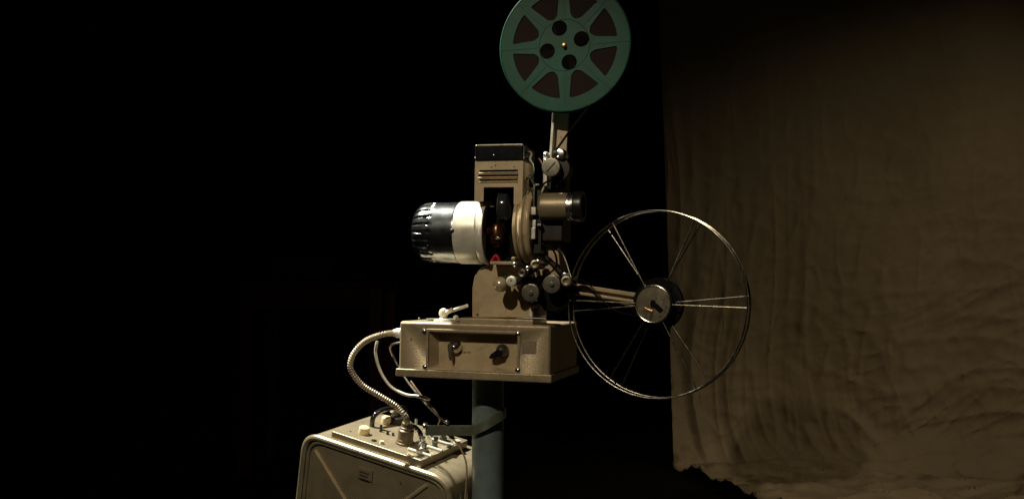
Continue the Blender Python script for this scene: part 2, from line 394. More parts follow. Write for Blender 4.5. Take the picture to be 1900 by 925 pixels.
bm = B(); box(bm, X0 + .0032, X1 - .0032, dF + .0035, dF + .0045, ZW - .001, ZT - .004); box(bm, X0 + .0032, X1 - .0032, dF + .06, dF + .062, ZB, ZT - .006); obj('dark_backing', bm, 'void', lh)  # black sheets added so the slots and lamp interior look unlit
bm = B(); box(bm, X0 - .0012, X1 + .0012, dF - .0015, dB + .002, ZT + .0005, pz(268), 0.0035, 4)
lid = obj('housing_lid', bm, 'black', pr)
bm = B(); box(bm, X0 + .002, X1 - .002, dF + .002, dB, pz(270), pz(267), 0.0012, 2); box(bm, X0 + .001, X1 - .001, dF - .0022, dF + .001, pz(270.5), pz(268.5), 0.0006, 2); obj('lid_highlight', bm, 'steel', lid)  # grey strips stand in for the highlight on the lid's top edge
for (u, v, r) in ((916, 288, .0028), (882, 293, .0016), (884, 271, .0022)): screw('lid_screw', P(u, v, dF - .0015), r, dF - .0015, lid)
# inside the lamp window: condenser, spindle, bulb, red wire sleeve
bm = B(); c = P(930, 384, 0.022)
lathe(bm, (c.x - .006, c.y, c.z), (c.x + 1, c.y, c.z), [(0, 0.0), (0.001, .012), (.004, .026), (.005, .029), (.014, .030), (.022, .028), (.026, .02), (.028, 0)], 48)
cl = obj('condenser_lens', bm, 'glass', pr)
bm = B(); tube(bm, [(c.x + .0005, c.y + .0305 * math.cos(t * 2 * PI / 60), c.z + .0305 * math.sin(t * 2 * PI / 60)) for t in range(60)], .0011, 8, True); obj('lens_ring', bm, 'steel', cl)
bm = B(); tube(bm, [P(901, 383, .02), P(917, 383, .02)], .0016); obj('adjusting_rod', bm, 'steel', pr)
bm = B(); c = P(922, 432, 0.02)
lathe(bm, (c.x, c.y, c.z - .028), (c.x, c.y, c.z + 1), [(0, 0.007), (.006, .008), (.007, .012), (.02, .014), (.035, .0135), (.044, .009), (.048, 0)], 32); obj('lamp_reflector', bm, 'copper', pr)
bm = B(); c = P(905, 428, 0.01)
lathe(bm, (c.x - .006, c.y, c.z), (c.x + 1, c.y, c.z), [(0, 0.006), (.004, .009), (.008, .007), (.012, .009), (.016, .004)], 24); obj('lamp_socket', bm, 'copper', pr)
bm = B(); c = P(924, 441, 0.0); ball(bm, c, .004, 1.4, 1, .8); obj('glint_bead', bm, 'chrome', pr)  # chrome bead added as the bright glint in the lamp window
bm = B(); tube(bm, catmull([P(912, 484, .0), P(916, 478, .006), P(920, 474, .008), P(924, 478, .008), P(926, 485, .01)], 6), .0028); obj('red_sleeve', bm, 'red', pr)
# --- motor drum (axis along x)
yc = 0.042; zc = P(860, 428, -0.02).z
R = 0.0602
xs = lambda u: P(u, 428, -0.018).x
xa, xb, xc_ = xs(753), xs(838), xs(892)
bm = B()
Lc = xb - xa
prof = [(0, 0), (0.0, R * .45), (.002, R * .62), (.006, R * .78), (.012, R * .88), (.020, R * .945), (.030, R * .975), (Lc - .002, R * .99), (Lc, R * .985)]
seg = 144
A = axis_mtx((xa, yc, zc), (xa + 1, yc, zc)); rings = []
dense = []
for (h0, r0), (h1, r1) in zip(prof[1:], prof[2:]):
    n = 3 if h1 - h0 < .02 else 24
    for k in range(n): dense.append((h0 + (h1 - h0) * k / n, r0 + (r1 - r0) * k / n))
dense.append(prof[-1])
for (h, r) in dense:
    row = []
    for i in range(seg):
        ang = 2 * PI * i / seg; g = (i % 6) in (0, 1)
        k = 1.0
        if g and .003 < h < .050: k = 1 - 0.05 * min(1, (h - .003) / .006, (.050 - h) / .014)
        row.append(bm.verts.new(A @ Vector((r * k * math.cos(ang), r * k * math.sin(ang), h))))
    rings.append(row)
for r0, r1 in zip(rings, rings[1:]):
    for i in range(seg): bm.faces.new((r0[i], r1[i], r1[(i + 1) % seg], r0[(i + 1) % seg]))
bm.faces.new(rings[0]); bm.faces.new(rings[-1][::-1])
mc = obj('motor_cap', bm, 'cap', pr); mc['label'] = 'dark glossy ribbed motor cap'
bm = B(); Lb = xc_ - xb
xcyl(bm, xb + .0005, yc, zc, [(0, R * .9), (0, R * 1.0), (.002, R * 1.012), (Lb - .016, R * 1.012), (Lb - .013, R * .985), (Lb - .010, R * 1.0), (Lb - .004, R * 1.0), (Lb - .003, R * 1.035), (Lb, R * 1.04), (Lb + .0015, R * 1.03), (Lb + .0015, R * .93), (Lb - .01, R * .9)], 96)
mb = obj('motor_band', bm, 'silver', pr)
bm = B(); a = Vector((xb + .001, yc - R * .985, zc)); ball(bm, a, .005, 1, .7, 1); obj('band_screw', bm, 'dark', mb)
# dark tray under the drum/lamp house
bm = B(); box(bm, xs(905), xs(952), 0.0, .08, ZB - .004, ZB + .002, .001, 2); obj('lamp_tray', bm, 'tan2', pr)
# --- shutter housing: stacked discs
zs = P(965, 417, -.02).z; xs2 = lambda u: P(u, 417, -.03).x
R2 = .0705
bm = B()
xcyl(bm, xs2(948), yc, zs, [(0, .02), (0, R2 * .90), (.001, R2 * .93), (.006, R2 * .945), (.008, R2 * .90), (.010, R2 * .90), (.011, R2 * .96), (.014, R2 * 1.0), (.018, R2 * 1.0), (.020, R2 * .95), (.022, R2 * .93), (.024, R2 * .95), (.029, R2 * .96), (.032, R2 * .93), (.033, R2 * .86), (.033, .02)], 96)
obj('shutter_housing', bm, 'tan2', pr)
# --- mechanism block between shutter and lens
def pbox(name, u0, u1, v0, v1, d0, d1, m, bev=.001, parent=pr, seg=2):
    a = P(u0, v1, d0); b = P(u1, v0, d0); bm = B(); box(bm, a.x, b.x, d0, d1, a.z, b.z, bev, seg); return obj(name, bm, m, parent)
pbox('gate_block', 984, 1006, 350, 470, .005, .09, 'dark', .002)
pbox('gate_block', 1004, 1044, 402, 447, .012, .09, 'dark', .003)  # dark block; its colour also carries the shade beneath the lens
pbox('gate_rail', 988.5, 992.5, 343, 386, -.006, .004, 'steel')
pbox('gate_rail', 985, 994, 384, 398, -.010, .004, 'silver')
pbox('gate_rail', 987.5, 994, 408, 424, -.008, .004, 'silver')
pbox('gate_rail', 984, 993, 422, 443, -.010, .004, 'silver')
pbox('gate_latch', 996, 1004, 415, 420, -.006, .006, 'steel')
pbox('frame_column', 1014, 1050, 300, 352, .045, .09, 'dark', .003)  # column coloured dark to paint in the sprocket guard's shadow
pbox('side_bracket', 1004, 1010, 343, 362, .0, .03, 'tan2')
pbox('side_bracket', 1007, 1016, 281, 345, .0, .02, 'silver', .002)
# lamp house side levers
bm = B(); tube(bm, catmull([P(974, 282, .02), P(985, 284, .01), P(983, 296, .005), P(988, 306, .005), P(989, 322, .005), P(984, 332, .005)], 5), .0024); tube(bm, [P(973, 292, .02), P(986, 293, .02)], .003); tube(bm, [P(976, 330, .02), P(988, 330, .01)], .003)
obj('side_lever', bm, 'steel', pr)
bm = B(); tube(bm, [P(972, 315, .04), P(990, 345, .04)], .006); obj('side_strut', bm, 'dark', pr)
# --- lens
zl = P(1025, 381, -.02).z; xl = lambda u: P(u, 381, -.022).x
yl = .004
bm = B(); x0 = xl(1000); L1 = xl(1049) - x0
xcyl(bm, x0, yl, zl, [(-.004, 0), (-.004, .022), (0, .0245), (.002, .0255), (L1 * .4, .0255), (L1, .0255), (L1, .01)], 64)
ln = obj('lens_barrel', bm, 'bronze', pr)
bm = B(); xcyl(bm, x0 + L1, yl, zl, [(0, .02), (0, .0245), (.001, .0262), (.004, .0262), (.005, .0235), (.007, .0235), (.008, .0268), (.012, .0272), (.013, .02)], 64); obj('lens_ring', bm, 'chrome', ln)
bm = B(); xcyl(bm, x0 + L1 + .0125, yl, zl, [(0, .022), (0, .0265), (.002, .0282), (.013, .0290), (.016, .028), (.016, .022), (.008, .019), (.008, 0)], 64); obj('lens_hood', bm, 'hood', ln)
bm = B(); c = P(1079, 390, -.01); ball(bm, c, .003); obj('hood_screw', bm, 'steel', ln)
bm = B(); c = P(994, 391, -.01)
# --- feed arm
bm = pplate([(1017, 318), (1020, 285), (1036, 60), (1062, 60), (1051, 285), (1049, 318)], .030, .010, .001, .003)
fa = obj('feed_arm', bm, 'tan2', pr)
bm = pplate([(1018.5, 300), (1035, 60), (1039, 60), (1022.5, 300)], .012, .018, .0005); obj('lit_arm_edge', bm, 'silver', fa)  # paler strip paints the arm's left side as lit
bm = B(); c = P(1046, 84, -.03); disc(bm, c, .0035, -.032, .03); obj('feed_spindle', bm, 'brass', fa)
# upper sprocket group
def roller(u, v, rpx, d0, d1, m, name='roller', hole=None, seg=36):
    c = P(u, v, d0); bm = B(); r = rpx * S(d0)
    L = d1 - d0
    if hole:
        lathe(bm, (c.x, d0, c.z), (c.x, d0 + 1, c.z), [(.004, 0), (.004, r * hole), (.0006, r * hole), (0, r * .72), (.0012, r), (L * .3, r), (L * .4, r * .8), (L * .7, r * .8), (L * .8, r), (L, r), (L, 0)], seg)
    else:
        disc(bm, c, r, d0, d1, .0015, seg)
    o = obj(name, bm, m, pr)
    return o, c
o, c = roller(1036, 313, 22, -.012, .02, 'dark', 'sprocket_guard')
o, c = roller(1022, 310, 17.5, -.032, -.012, 'steel', 'sprocket_disc')
bm = B(); A = Matrix.Translation((c.x, -.0325, c.z)) @ Matrix.Rotation(math.radians(-48), 4, 'Y'); box(bm, -.012, .012, -.0004, .001, -.0011, .0011, 0, 1, A); obj('disc_slot', bm, 'dark', o)
bm = B(); c = P(1041, 285, -.02); lathe(bm, (c.x, .01, c.z), (c.x, -1, c.z), [(0, .008), (.02, .008), (.022, .0095), (.03, .0095), (.034, .006), (.035, 0)], 28); obj('guide_knob', bm, 'chrome', pr)
bm = B(); c = P(1031, 285, -.02); lathe(bm, (c.x, .01, c.z), (c.x, -1, c.z), [(0, .006), (.03, .006), (.034, .005), (.036, 0)], 24); obj('guide_roller', bm, 'dark', pr)
for (u, v) in ((1012, 287), (1012, 297)):
    bm = B(); ball(bm, P(u, v, -.001), .0036, 1, .7, 1); obj('bracket_screw', bm, 'chrome', pr)
bm = B(); tube(bm, [P(1000, 294, -.01), P(1006, 304, -.015), P(1009, 308, -.02)], .0016); obj('spring_pin', bm, 'copper', pr)
bm = B(); ball(bm, P(996, 343, -.004), .0035, 1.5, 1, .7); obj('gate_screw', bm, 'chrome', pr)
# lower roller group
bm = B(); c = P(925, 527, -.02)
lathe(bm, (c.x, dP, c.z), (c.x, -1, c.z), [(0, .006), (.035, .006), (.036, .012), (.044, .0145), (.050, .0138), (.056, .010), (.059, .005), (.0600, 0)], 40); obj('inching_knob', bm, 'pewter', pr)
roller(948, 521, 9.5, -.028, dP, 'silver', 'guide_roller', .22)
roller(963, 519, 7, .0, dP, 'dark', 'roller_arm')
roller(968, 507, 7.5, -.03, dP, 'steel', 'guide_roller', .3)
roller(979, 498, 4.5, -.034, dP, 'steel', 'guide_roller', .3)
roller(992, 490, 8, -.036, .02, 'bronze', 'guide_roller', .45)
o, c = roller(997, 485, 4, -.038, -.02, 'chrome', 'roller_screw')
roller(955, 491, 4.8, -.04, .02, 'steel', 'tension_screw', .3)
roller(952, 480, 4, -.03, .02, 'bronze', 'tension_screw')
for (u, v, cs) in ((984, 543, 17), (1023, 527, 17.2)):
    o, c = roller(u, v, cs, -.034, -.010, 'steel', 'sprocket_disc')
    bm = B(); disc(bm, (c.x + .001, 0, c.z), .0042, -.0375, -.034, .0006); obj('disc_boss', bm, 'steel', o)
    bm = B(); disc(bm, (c.x, 0, c.z), cs * .00072, -.010, dP); obj('sprocket_hub', bm, 'dark', o)
bm = B(); c = P(1018, 520, -.02); A = Matrix.Translation(c) @ Matrix.Rotation(math.radians(38), 4, 'Y')
roller(1050, 521, 9.5, -.036, .03, 'bronze', 'guide_roller', .5)
roller(1047, 510, 5, -.034, -.01, 'chrome', 'roller_screw')
bm = B(); tube(bm, catmull([P(936, 512, -.0), P(955, 524, -.01), P(972, 512, -.012), P(990, 500, -.014), P(1000, 492, -.014)], 6), .0055); obj('roller_arm', bm, 'dark', pr)
# dark film shoe under the sprockets
bm = pplate([(968, 545), (990, 515), (1010, 508), (1045, 515), (1060, 540), (1052, 566), (1030, 580), (1010, 576), (1000, 562), (985, 566)], .002, .03, .002, .006); obj('film_shoe', bm, 'void', pr)
pbox('shoe_clip', 982, 988, 574, 588, .02, .03, 'silver'); pbox('shoe_clip', 990, 999, 571, 587, .022, .03, 'tan2')
# dark guide struts across the casting
bm = B(); tube(bm, [P(1002, 470, .03), P(1020, 482, .03), P(1042, 506, .02)], .0045); obj('guide_strut', bm, 'dark', pr)
# --- take-up arm: two rails
def bar(name, p0, p1, w, d0, d1, m, parent):
    a = P(*p0, d0); b = P(*p1, d0); L = (b - a).length; ang = math.atan2(b.z - a.z, b.x - a.x)
    A = Matrix.Translation((a.x, 0, a.z)) @ Matrix.Rotation(-ang, 4, 'Y'); bm = B(); box(bm, 0, L, d0, d1, -w / 2, w / 2, .001, 2, A); return obj(name, bm, m, parent)
ta = bar('takeup_arm', (1040, 533), (1226, 566), .020, .018, .024, 'tan2', pr)
bar('arm_rail', (1058, 528), (1226, 554), .0075, .008, .0179, 'tan2', ta)
bar('arm_rail', (1058, 541), (1226, 566), .005, .010, .0179, 'tan2', ta)
bm = B(); c = P(1062, 524, .0); tube(bm, [P(1058, 520, -.004), P(1070, 527, -.004)], .003); obj('arm_pin', bm, 'chrome', ta)
bm = B(); c = P(1220, 562, -.02); disc(bm, c, .006, -.024, .036); obj('takeup_spindle', bm, 'dark', ta)
# thin reflective guide wire and lever right of the casting
bm = B(); tube(bm, catmull([P(1036, 461, .01), P(1046, 474, .0), P(1054, 496, -.005), P(1060, 515, -.01)], 6), .0013); obj('tension_wire', bm, 'steel', pr)
# --- lever knob and fittings on the box top
bm = B(); c = P(823, 580, .07)
lathe(bm, (c.x, c.y, .0), (c.x, c.y, 1), [(0, .020), (.003, .019), (.004, .010), (.008, .006), (.010, .0085), (.016, .0095), (.022, .0075), (.025, .003), (.0255, 0)], 32)
tube(bm, [c + Vector((.004, 0, .0)), P(868, 566, .09)], .0034, 12)
tube(bm, [P(828, 580, .05), P(840, 573, .05)], .0042, 12)
lv = obj('tilt_lever', bm, 'white', pr)
bm = B(); ball(bm, P(846, 588, .04), .005, 1.1, 1, .9); obj('lever_screw', bm, 'white', lv)
bm = B()
for (u, v) in ((778, 591), (806, 586)):
    c = P(u, v, .1); ball(bm, (c.x, .1, .002), .003, 1, 1, .8)
t = plate([fillet([(0, 0), (.085, 0), (.085, .05), (0, .05)], .006, 4)], .003, .0008)
for v in t.verts: v.co = Vector((v.co.x + x0b + .03, .06 + v.co.z, .004 - v.co.y + .0002))
merge(bm, t); obj('top_cover_plate', bm, 'steel', pr)
# cable socket on the left side
bm = B(); zk = P(736, 617, .06).z; xk = x0b
lathe(bm, (xk, .06, zk), (xk - 1, .06, zk), [(-.002, .014), (.004, .014), (.0045, .0125), (.020, .0125), (.0215, .010), (.030, .0095), (.031, .007), (.036, .007)], 32); obj('cable_socket', bm, 'white', pr)
bm = B(); lathe(bm, (xk, .10, zk - .018), (xk - 1, .10, zk - .018), [(-.002, .012), (.012, .012), (.013, .008), (.018, .006)], 28); obj('mains_socket', bm, 'steel', pr)
SOCK = MP @ Vector((xk - .034, .06, zk)); SOCK2 = MP @ Vector((xk - .016, .10, zk - .018))
pr_base_bottom = (MP @ Vector((-W_ / 2, .12, -H_))).z

# ================================================================== feed reel
c = P(1047, 84, -.022)
MF = MP @ Matrix.Translation((c.x, -.022, c.z))
fr = thing('feed_reel', MF, 'full green eight spoked film reel at the top of the projector arm', 'film reel')
RR = .1235
def flange():
    loops = [circ(0, 0, RR, 128)]
    n = 8; hw = .0088; ri = .050; ro = .0985
    for k in range(n):
        a0 = 2 * PI * k / n + math.radians(1.5) ; a1 = a0 + 2 * PI / n
        d0 = Vector((math.cos(a0), math.sin(a0))); n0 = Vector((-d0.y, d0.x)); d1 = Vector((math.cos(a1), math.sin(a1))); n1 = Vector((d1.y, -d1.x))
        am = (a0 + a1) / 2
        A_ = d0 * math.sqrt(ro ** 2 - hw ** 2) + n0 * hw; B_ = d1 * math.sqrt(ro ** 2 - hw ** 2) + n1 * hw
        w2 = hw * 1.45
        C_ = d1 * (ri + .007) + n1 * w2; D_2 = d0 * (ri + .007) + n0 * w2; mid = Vector((math.cos(am), math.sin(am))) * (ri + .001)
        aa = math.atan2(A_.y, A_.x); bb = aa + (2 * PI / n - 2 * math.asin(hw / ro))
        arc = [(ro * math.cos(aa + (bb - aa) * q / 8), ro * math.sin(aa + (bb - aa) * q / 8)) for q in range(9)]
        poly = arc + [tuple(C_), tuple(mid), tuple(D_2)]
        rad = [.0035] + [0] * 7 + [.0035, .010, .012, .010]
        loops.append(fillet(poly, rad, 5))
    for k in range(4):
        a = math.radians(17 + 90 * k); loops.append(circ(.0335 * math.cos(a), .0335 * math.sin(a), .0142, 32))
    loops.append(circ(0, 0, .0045, 16))
    return loops
FL_ = flange()
for y0 in (0, .0165):
    bm = plate(FL_, .0018, .0005); bmesh.ops.translate(bm, verts=bm.verts, vec=(0, y0, 0))
    f = obj('flange', bm, 'teal', fr, 12)
    if y0 == 0:
        bm = B()      # raised hub ring and rolled rim
        for r_, w_ in ((.0478, .0009), (RR - .0012, .0016)):
            tube(bm, [(r_ * math.cos(2 * PI * i / 96), 0.0004, r_ * math.sin(2 * PI * i / 96)) for i in range(96)], w_, 8, True)
        obj('rolled_edge', bm, 'teal', f)
        for k in range(8):      # pressed rib down each spoke
            a = 2 * PI * k / 8 + math.radians(1.5); A = Matrix.Rotation(-a, 4, 'Y')
            bm = B(); box(bm, .052, .1215, -.0006, .0006, -.0026, .0026, .0005, 2, A); obj('spoke_rib', bm, 'teal', f)
        bm = B()
        lathe(bm, (0, .001, 0), (0, -1, 0), [(0, .0055), (.0012, .0055), (.002, .004), (.0035, .0038), (.004, .002), (.0045, 0)], 24)
        obj('hub_boss', bm, 'brass', f)
bm = B(); lathe(bm, (0, .0022, 0), (0, 1, 0), [(0, .0515), (0, .1005), (.0138, .1005), (.0138, .0515)], 96); obj('wound_film', bm, 'film', fr)
bm = B(); lathe(bm, (0, .0022, 0), (0, 1, 0), [(0, 0.005), (0, .051), (.0138, .051), (.0138, 0.005)], 32); obj('hole_shade_core', bm, 'void', fr)  # black disc puts the dark of the flange's through holes into colour

# film strip from the feed reel down to the upper sprocket and through the rollers
def strip(name, pts, wd, mtl, d):
    """ribbon: pts photo positions on plane at depth d, wd wide along local y"""
    q = catmull([P(u, v, d) for u, v in pts], 8); bm = B(); t = .0004; rows = []
    for i, p in enumerate(q):
        dr = (q[min(i + 1, len(q) - 1)] - q[max(i - 1, 0)]).normalized(); nn = Vector((-dr.z, 0, dr.x)) * t
        rows.append([bm.verts.new(p + nn), bm.verts.new(p + nn + Vector((0, wd, 0))), bm.verts.new(p - nn + Vector((0, wd, 0))), bm.verts.new(p - nn)])
    for a, b in zip(rows, rows[1:]):
        for k in range(4): bm.faces.new((a[k], a[(k + 1) % 4], b[(k + 1) % 4], b[k]))
    bm.faces.new(rows[0]); bm.faces.new(rows[-1][::-1])
    return obj(name, bm, mtl)
fs = strip('film_strip', [(1130, 150), (1080, 212), (1055, 243), (1040, 264), (1030, 280), (1032, 293), (1040, 312), (1030, 330), (1010, 338), (1000, 352)], .0135, 'celluloid', -.0195)
fs.matrix_world = MP; tag(fs, 'dark film strip running down from the green reel to the upper sprocket', 'film')
fs2 = strip('film_strip', [(1000, 450), (1014, 456), (1026, 466), (1031, 482), (1028, 497), (1010, 512), (1000, 520), (985, 562), (968, 545)], .016, 'celluloid', -.024)
fs2.matrix_world = MP; tag(fs2, 'short dark loop of film hanging below the lens in front of the tan casting', 'film')
fs3 = strip('film_strip', [(1040, 520), (1051, 531), (1068, 519), (1085, 522), (1106, 542), (1134, 572), (1170, 583), (1220, 590), (1252, 575), (1262, 560)], .012, 'celluloid', -.018)
fs3.matrix_world = MP; tag(fs3, 'thin dark film leader running from the lower rollers to the wire take-up reel', 'film')

# ================================================================== take-up reel
cf = P(1213, 563.5, -.028)
MT = MP @ Matrix.Translation((cf.x, -.028, cf.z)) @ Matrix.Rotation(math.radians(-12.5), 4, 'Z')
tr = thing('takeup_reel', MT, 'large empty wire take-up reel with six thin spokes on the lower arm', 'film reel')
RT = .1660
def ring_pts(r, y, n=120): return [(r * math.cos(2 * PI * i / n), y, r * math.sin(2 * PI * i / n)) for i in range(n)]
for y0, rot in ((0, 0), (.021, math.radians(7))):
    bm = B(); tube(bm, ring_pts(RT, y0, 128), .0017, 10, True); rim = obj('rim', bm, 'wire', tr)
    for k in range(6):
        a = rot + 2 * PI * k / 6 + math.radians(-1.0)
        bm = B(); ri = .034
        tube(bm, [(ri * math.cos(a), y0, ri * math.sin(a)), (RT * math.cos(a), y0, RT * math.sin(a))], .00135, 8)
        obj('spoke', bm, 'wire', tr)
bm = B(); lathe(bm, (0, -.004, 0), (0, 1, 0), [(0, 0), (0, .028), (.0005, .0335), (.003, .0345), (.006, .0345), (.006, 0)], 64); hb = obj('hub_plate', bm, 'hub', tr)
bm = B(); tube(bm, ring_pts(.0325, -.0045, 64), .0014, 8, True); obj('hub_ring', bm, 'wire', hb)
bm = B()
A = Matrix.Translation((.006, 0, -.004)) @ Matrix.Rotation(math.radians(40), 4, 'Y'); box(bm, -.012, .014, -.0052, -.0035, -.0045, .0045, .001, 2, A)
box(bm, -.004, .004, -.0056, -.0036, -.007, .007, .001, 2); obj('hub_slot', bm, 'void', hb)
bm = B(); c2 = (0, 0, 0); A = Matrix.Rotation(math.radians(20), 4, 'Y'); box(bm, -.012, .004, -.0062, -.0042, -.016, -.011, .001, 2, A); obj('hub_catch', bm, 'brass', hb)
bm = B(); lathe(bm, (0, .0035, 0), (0, 1, 0), [(0, .0), (0, .031), (.017, .031), (.017, .046), (.0195, .0475), (.024, .0475), (.024, 0)], 64); obj('hub_drum', bm, 'void', tr)

# ================================================================== stand
ca = MP @ Vector((0, 0, 0))
pole_axis = at_y(905.5, 760, 1.940)
PX, PY = pole_axis.x, pole_axis.y; PR = .0318
topz = (MP @ Vector((-.12, .13, -H_))).z - .001
MS = Matrix.Translation((PX, PY, 0))
st = thing('post_stand', MS, 'blue grey painted steel post under the projector with a strap round it', 'stand')
bm = B(); lathe(bm, (0, 0, .012), (0, 0, 1), [(0, PR), (topz - .012, PR)], 64); obj('post', bm, 'pole', st)
bm = B(); lathe(bm, (0, 0, 0), (0, 0, 1), [(0, .2), (.008, .2), (.012, .19), (.013, .05), (.03, .036), (.032, PR)], 64); obj('foot_plate', bm, 'pole', st)
# strap: a ribbon winding round the front of the post, ending in the bar to the left
z_lo = at_y(880, 799, 1.90).z; z_hi = at_y(934, 763, 1.93).z
bm = B(); rows = []
n = 40
for i in range(n + 1):
    t = i / n; a = math.radians(188 + 178 * t)        # round the front: left -> front -> right
    tt = min(1, max(0, (t - .12) / .72)); zz = z_lo - .002 + (z_hi - z_lo) * tt * tt * (3 - 2 * tt)
    ww = .0095
    wob = .0035 + .0055 * math.sin(PI * min(1, t * 1.1))
    row = []
    for (rr, dz) in ((PR + .0008, ww), (PR + wob, ww), (PR + wob + .0022, -ww), (PR + .0030, -ww)):
        row.append(bm.verts.new((rr * math.cos(a), rr * math.sin(a), zz + dz)))
    rows.append(row)
for a, b in zip(rows, rows[1:]):
    for k in range(4): bm.faces.new((a[k], a[(k + 1) % 4], b[(k + 1) % 4], b[k]))
bm.faces.new(rows[0]); bm.faces.new(rows[-1][::-1])
sp_ = obj('strap', bm, 'strap', st)
bm = B(); a = at_y(790, 789, 1.92); b = at_y(878, 797, 1.925)
box(bm, a.x - PX, b.x - PX, a.y - PY - .002, a.y - PY + .003, b.z - .010, b.z + .010, .001, 2); obj('strap_bar', bm, 'strap', sp_)
bm = B(); a = at_y(788, 790, 1.915); ball(bm, (a.x - PX, a.y - PY, a.z), .0045, 1, .8, 1.1); obj('bar_bolt', bm, 'chrome', sp_)

# ================================================================== amplifier
FR = at_y(843, 892, 1.93); FLp = at_y(566, 800, 2.10)
a_ = FR - FLp; AW = a_.length; ax = a_.normalized()
b_ = at_y(843 + 100, 892 - 42, 2.10) - FR; b_ -= ax * b_.dot(ax); AD = b_.length; ay = b_.normalized()
an = ax.cross(ay)
MA = frame(ax, ay, an, FR)            # origin: ideal front right top corner; x to the left is negative
def PA(u, v, h): return on_plane(MA, u, v, 2, h)
def PAF(u, v, y=0): return on_plane(MA, u, v, 1, y)
AH = .33
am = thing('amplifier', MA, 'tilted champagne metal amplifier case with rounded corners and crowded top panel, left of the post', 'amplifier')
prof = fillet([(-AW, -AH), (0, -AH), (0, 0), (-AW, 0)], [.02, .02, .052, .042], 12)
bm = plate([prof], AD, 0); bmesh.ops.translate(bm, verts=bm.verts, vec=(0, 0.004, 0))
case = obj('case', bm, 'amp', am)
md = case.modifiers.new('bevel', 'BEVEL'); md.width = .006; md.segments = 3; md.limit_method = 'ANGLE'; md.angle_limit = math.radians(70)
bm = B(); tube(bm, [(p.x, -.001, p.y) for p in [Vector(q).lerp(Vector((-AW / 2, -AH / 2)), .018) for q in prof]], .0068, 10, True)
inner = [Vector(q).lerp(Vector((-AW / 2, -AH / 2)), .075) for q in prof]
rimo = obj('rolled_rim', bm, 'amp', am)
bm = B(); tube(bm, [(p.x, .001, p.y) for p in inner], .0038, 8, True); obj('inner_bead', bm, 'amp', rimo)
bm = B()
def rib(p0, p1, r=.0042):
    a = PAF(*p0, .002); b = PAF(*p1, .002); tube(bm, [a, b], r, 8)
rib((585, 834), (650, 941)); obj('front_rib', bm, 'tan2', am); bm = B(); rib((792, 898), (720, 950)); obj('front_rib', bm, 'tan2', am)
a = PAF(666, 865, .002); b = PAF(690, 893, .002); bm = B(); box(bm, a.x, b.x, -.0002, .0055, b.z, a.z + .001, .001, 2); bd = obj('badge', bm, 'patch', am); bd['label'] = 'small dark square badge on the front'
bm = B()
for i in range(3):
    box(bm, a.x + .005, b.x - .007 - .003 * (i % 2), -.0009, .0002, a.z - .009 - i * .007, a.z - .0065 - i * .007)
obj('badge_mark', bm, 'ink', bd)
# ventilation louvres on the right flank
for i in range(6):
    y = .035 + i * .026
    bm = B(); ball(bm, (-.004, y, -.085), .010, .9, .55, 5.2, 20); lo = obj('side_louvre', bm, 'amp', am)
# top deck
def tp(u, v): q = PA(u, v, .018); return (q.x, q.y)
TPO = [tp(614, 799), tp(779, 855), tp(862, 827), tp(706, 762)]
x_0, x_1 = TPO[0][0], TPO[1][0]; y_0 = (TPO[0][1] + TPO[1][1]) / 2 + .004; y_1 = AD - .012
bm = plate([fillet([(x_0, y_0), (x_1, y_0), (x_1, y_1), (x_0, y_1)], .004, 4)], .0165, .0015)
for v in bm.verts: v.co = Vector((v.co.x, v.co.z, .018 - v.co.y))
bmesh.ops.reverse_faces(bm, faces=bm.faces[:])
deck = obj('top_panel', bm, 'amp', am)
HZ = .018
def up(c, prof, name, m, seg=28, parent=am, mtx=None):
    bm = B(); lathe(bm, (c.x, c.y, HZ), (c.x, c.y, 1), prof, seg); return obj(name, bm, m, parent)
# big connector for the armoured cable
cn = PA(751, 822, HZ)
con = up(cn, [(0, .020), (.004, .020), (.005, .0175), (.010, .017), (.0105, .0165), (.030, .0165), (.032, .014), (.036, .014), (.037, .012), (.046, .011), (.048, .008)], 'connector', 'steel'); con['label'] = 'tall brown connector receiving the armoured cable'
con.data.materials[0] = M['dark'] if False else mat('connector_brown', (.16, .12, .075), .4, .5, .2, 120)
# cream knobs
for (u, v, r) in ((675, 804, .012), (716, 785, .011)):
    up(PA(u, v, HZ), [(0, r * .9), (.004, r), (.014, r * .95), (.0165, r * .7), (.0175, 0)], 'cream_knob', 'cream')
# carrying handle
bm = B(); h0, h1 = PA(690, 790, HZ), PA(752, 778, HZ)
tube(bm, catmull([h0, h0 + Vector((.002, .0, .022)), h0.lerp(h1, .25) + Vector((0, 0, .033)), h0.lerp(h1, .75) + Vector((0, 0, .033)), h1 + Vector((-.002, 0, .022)), h1], 8), .0055, 12); obj('handle', bm, 'black', am)
up(PA(737, 784, HZ), [(0, .019), (.014, .019), (.016, .017), (.017, 0)], 'valve_cap', 'dark'); up(PA(733, 777, HZ), [(.017, .013), (.026, .013), (.029, .011), (.030, 0)], 'valve_cap', 'cream')
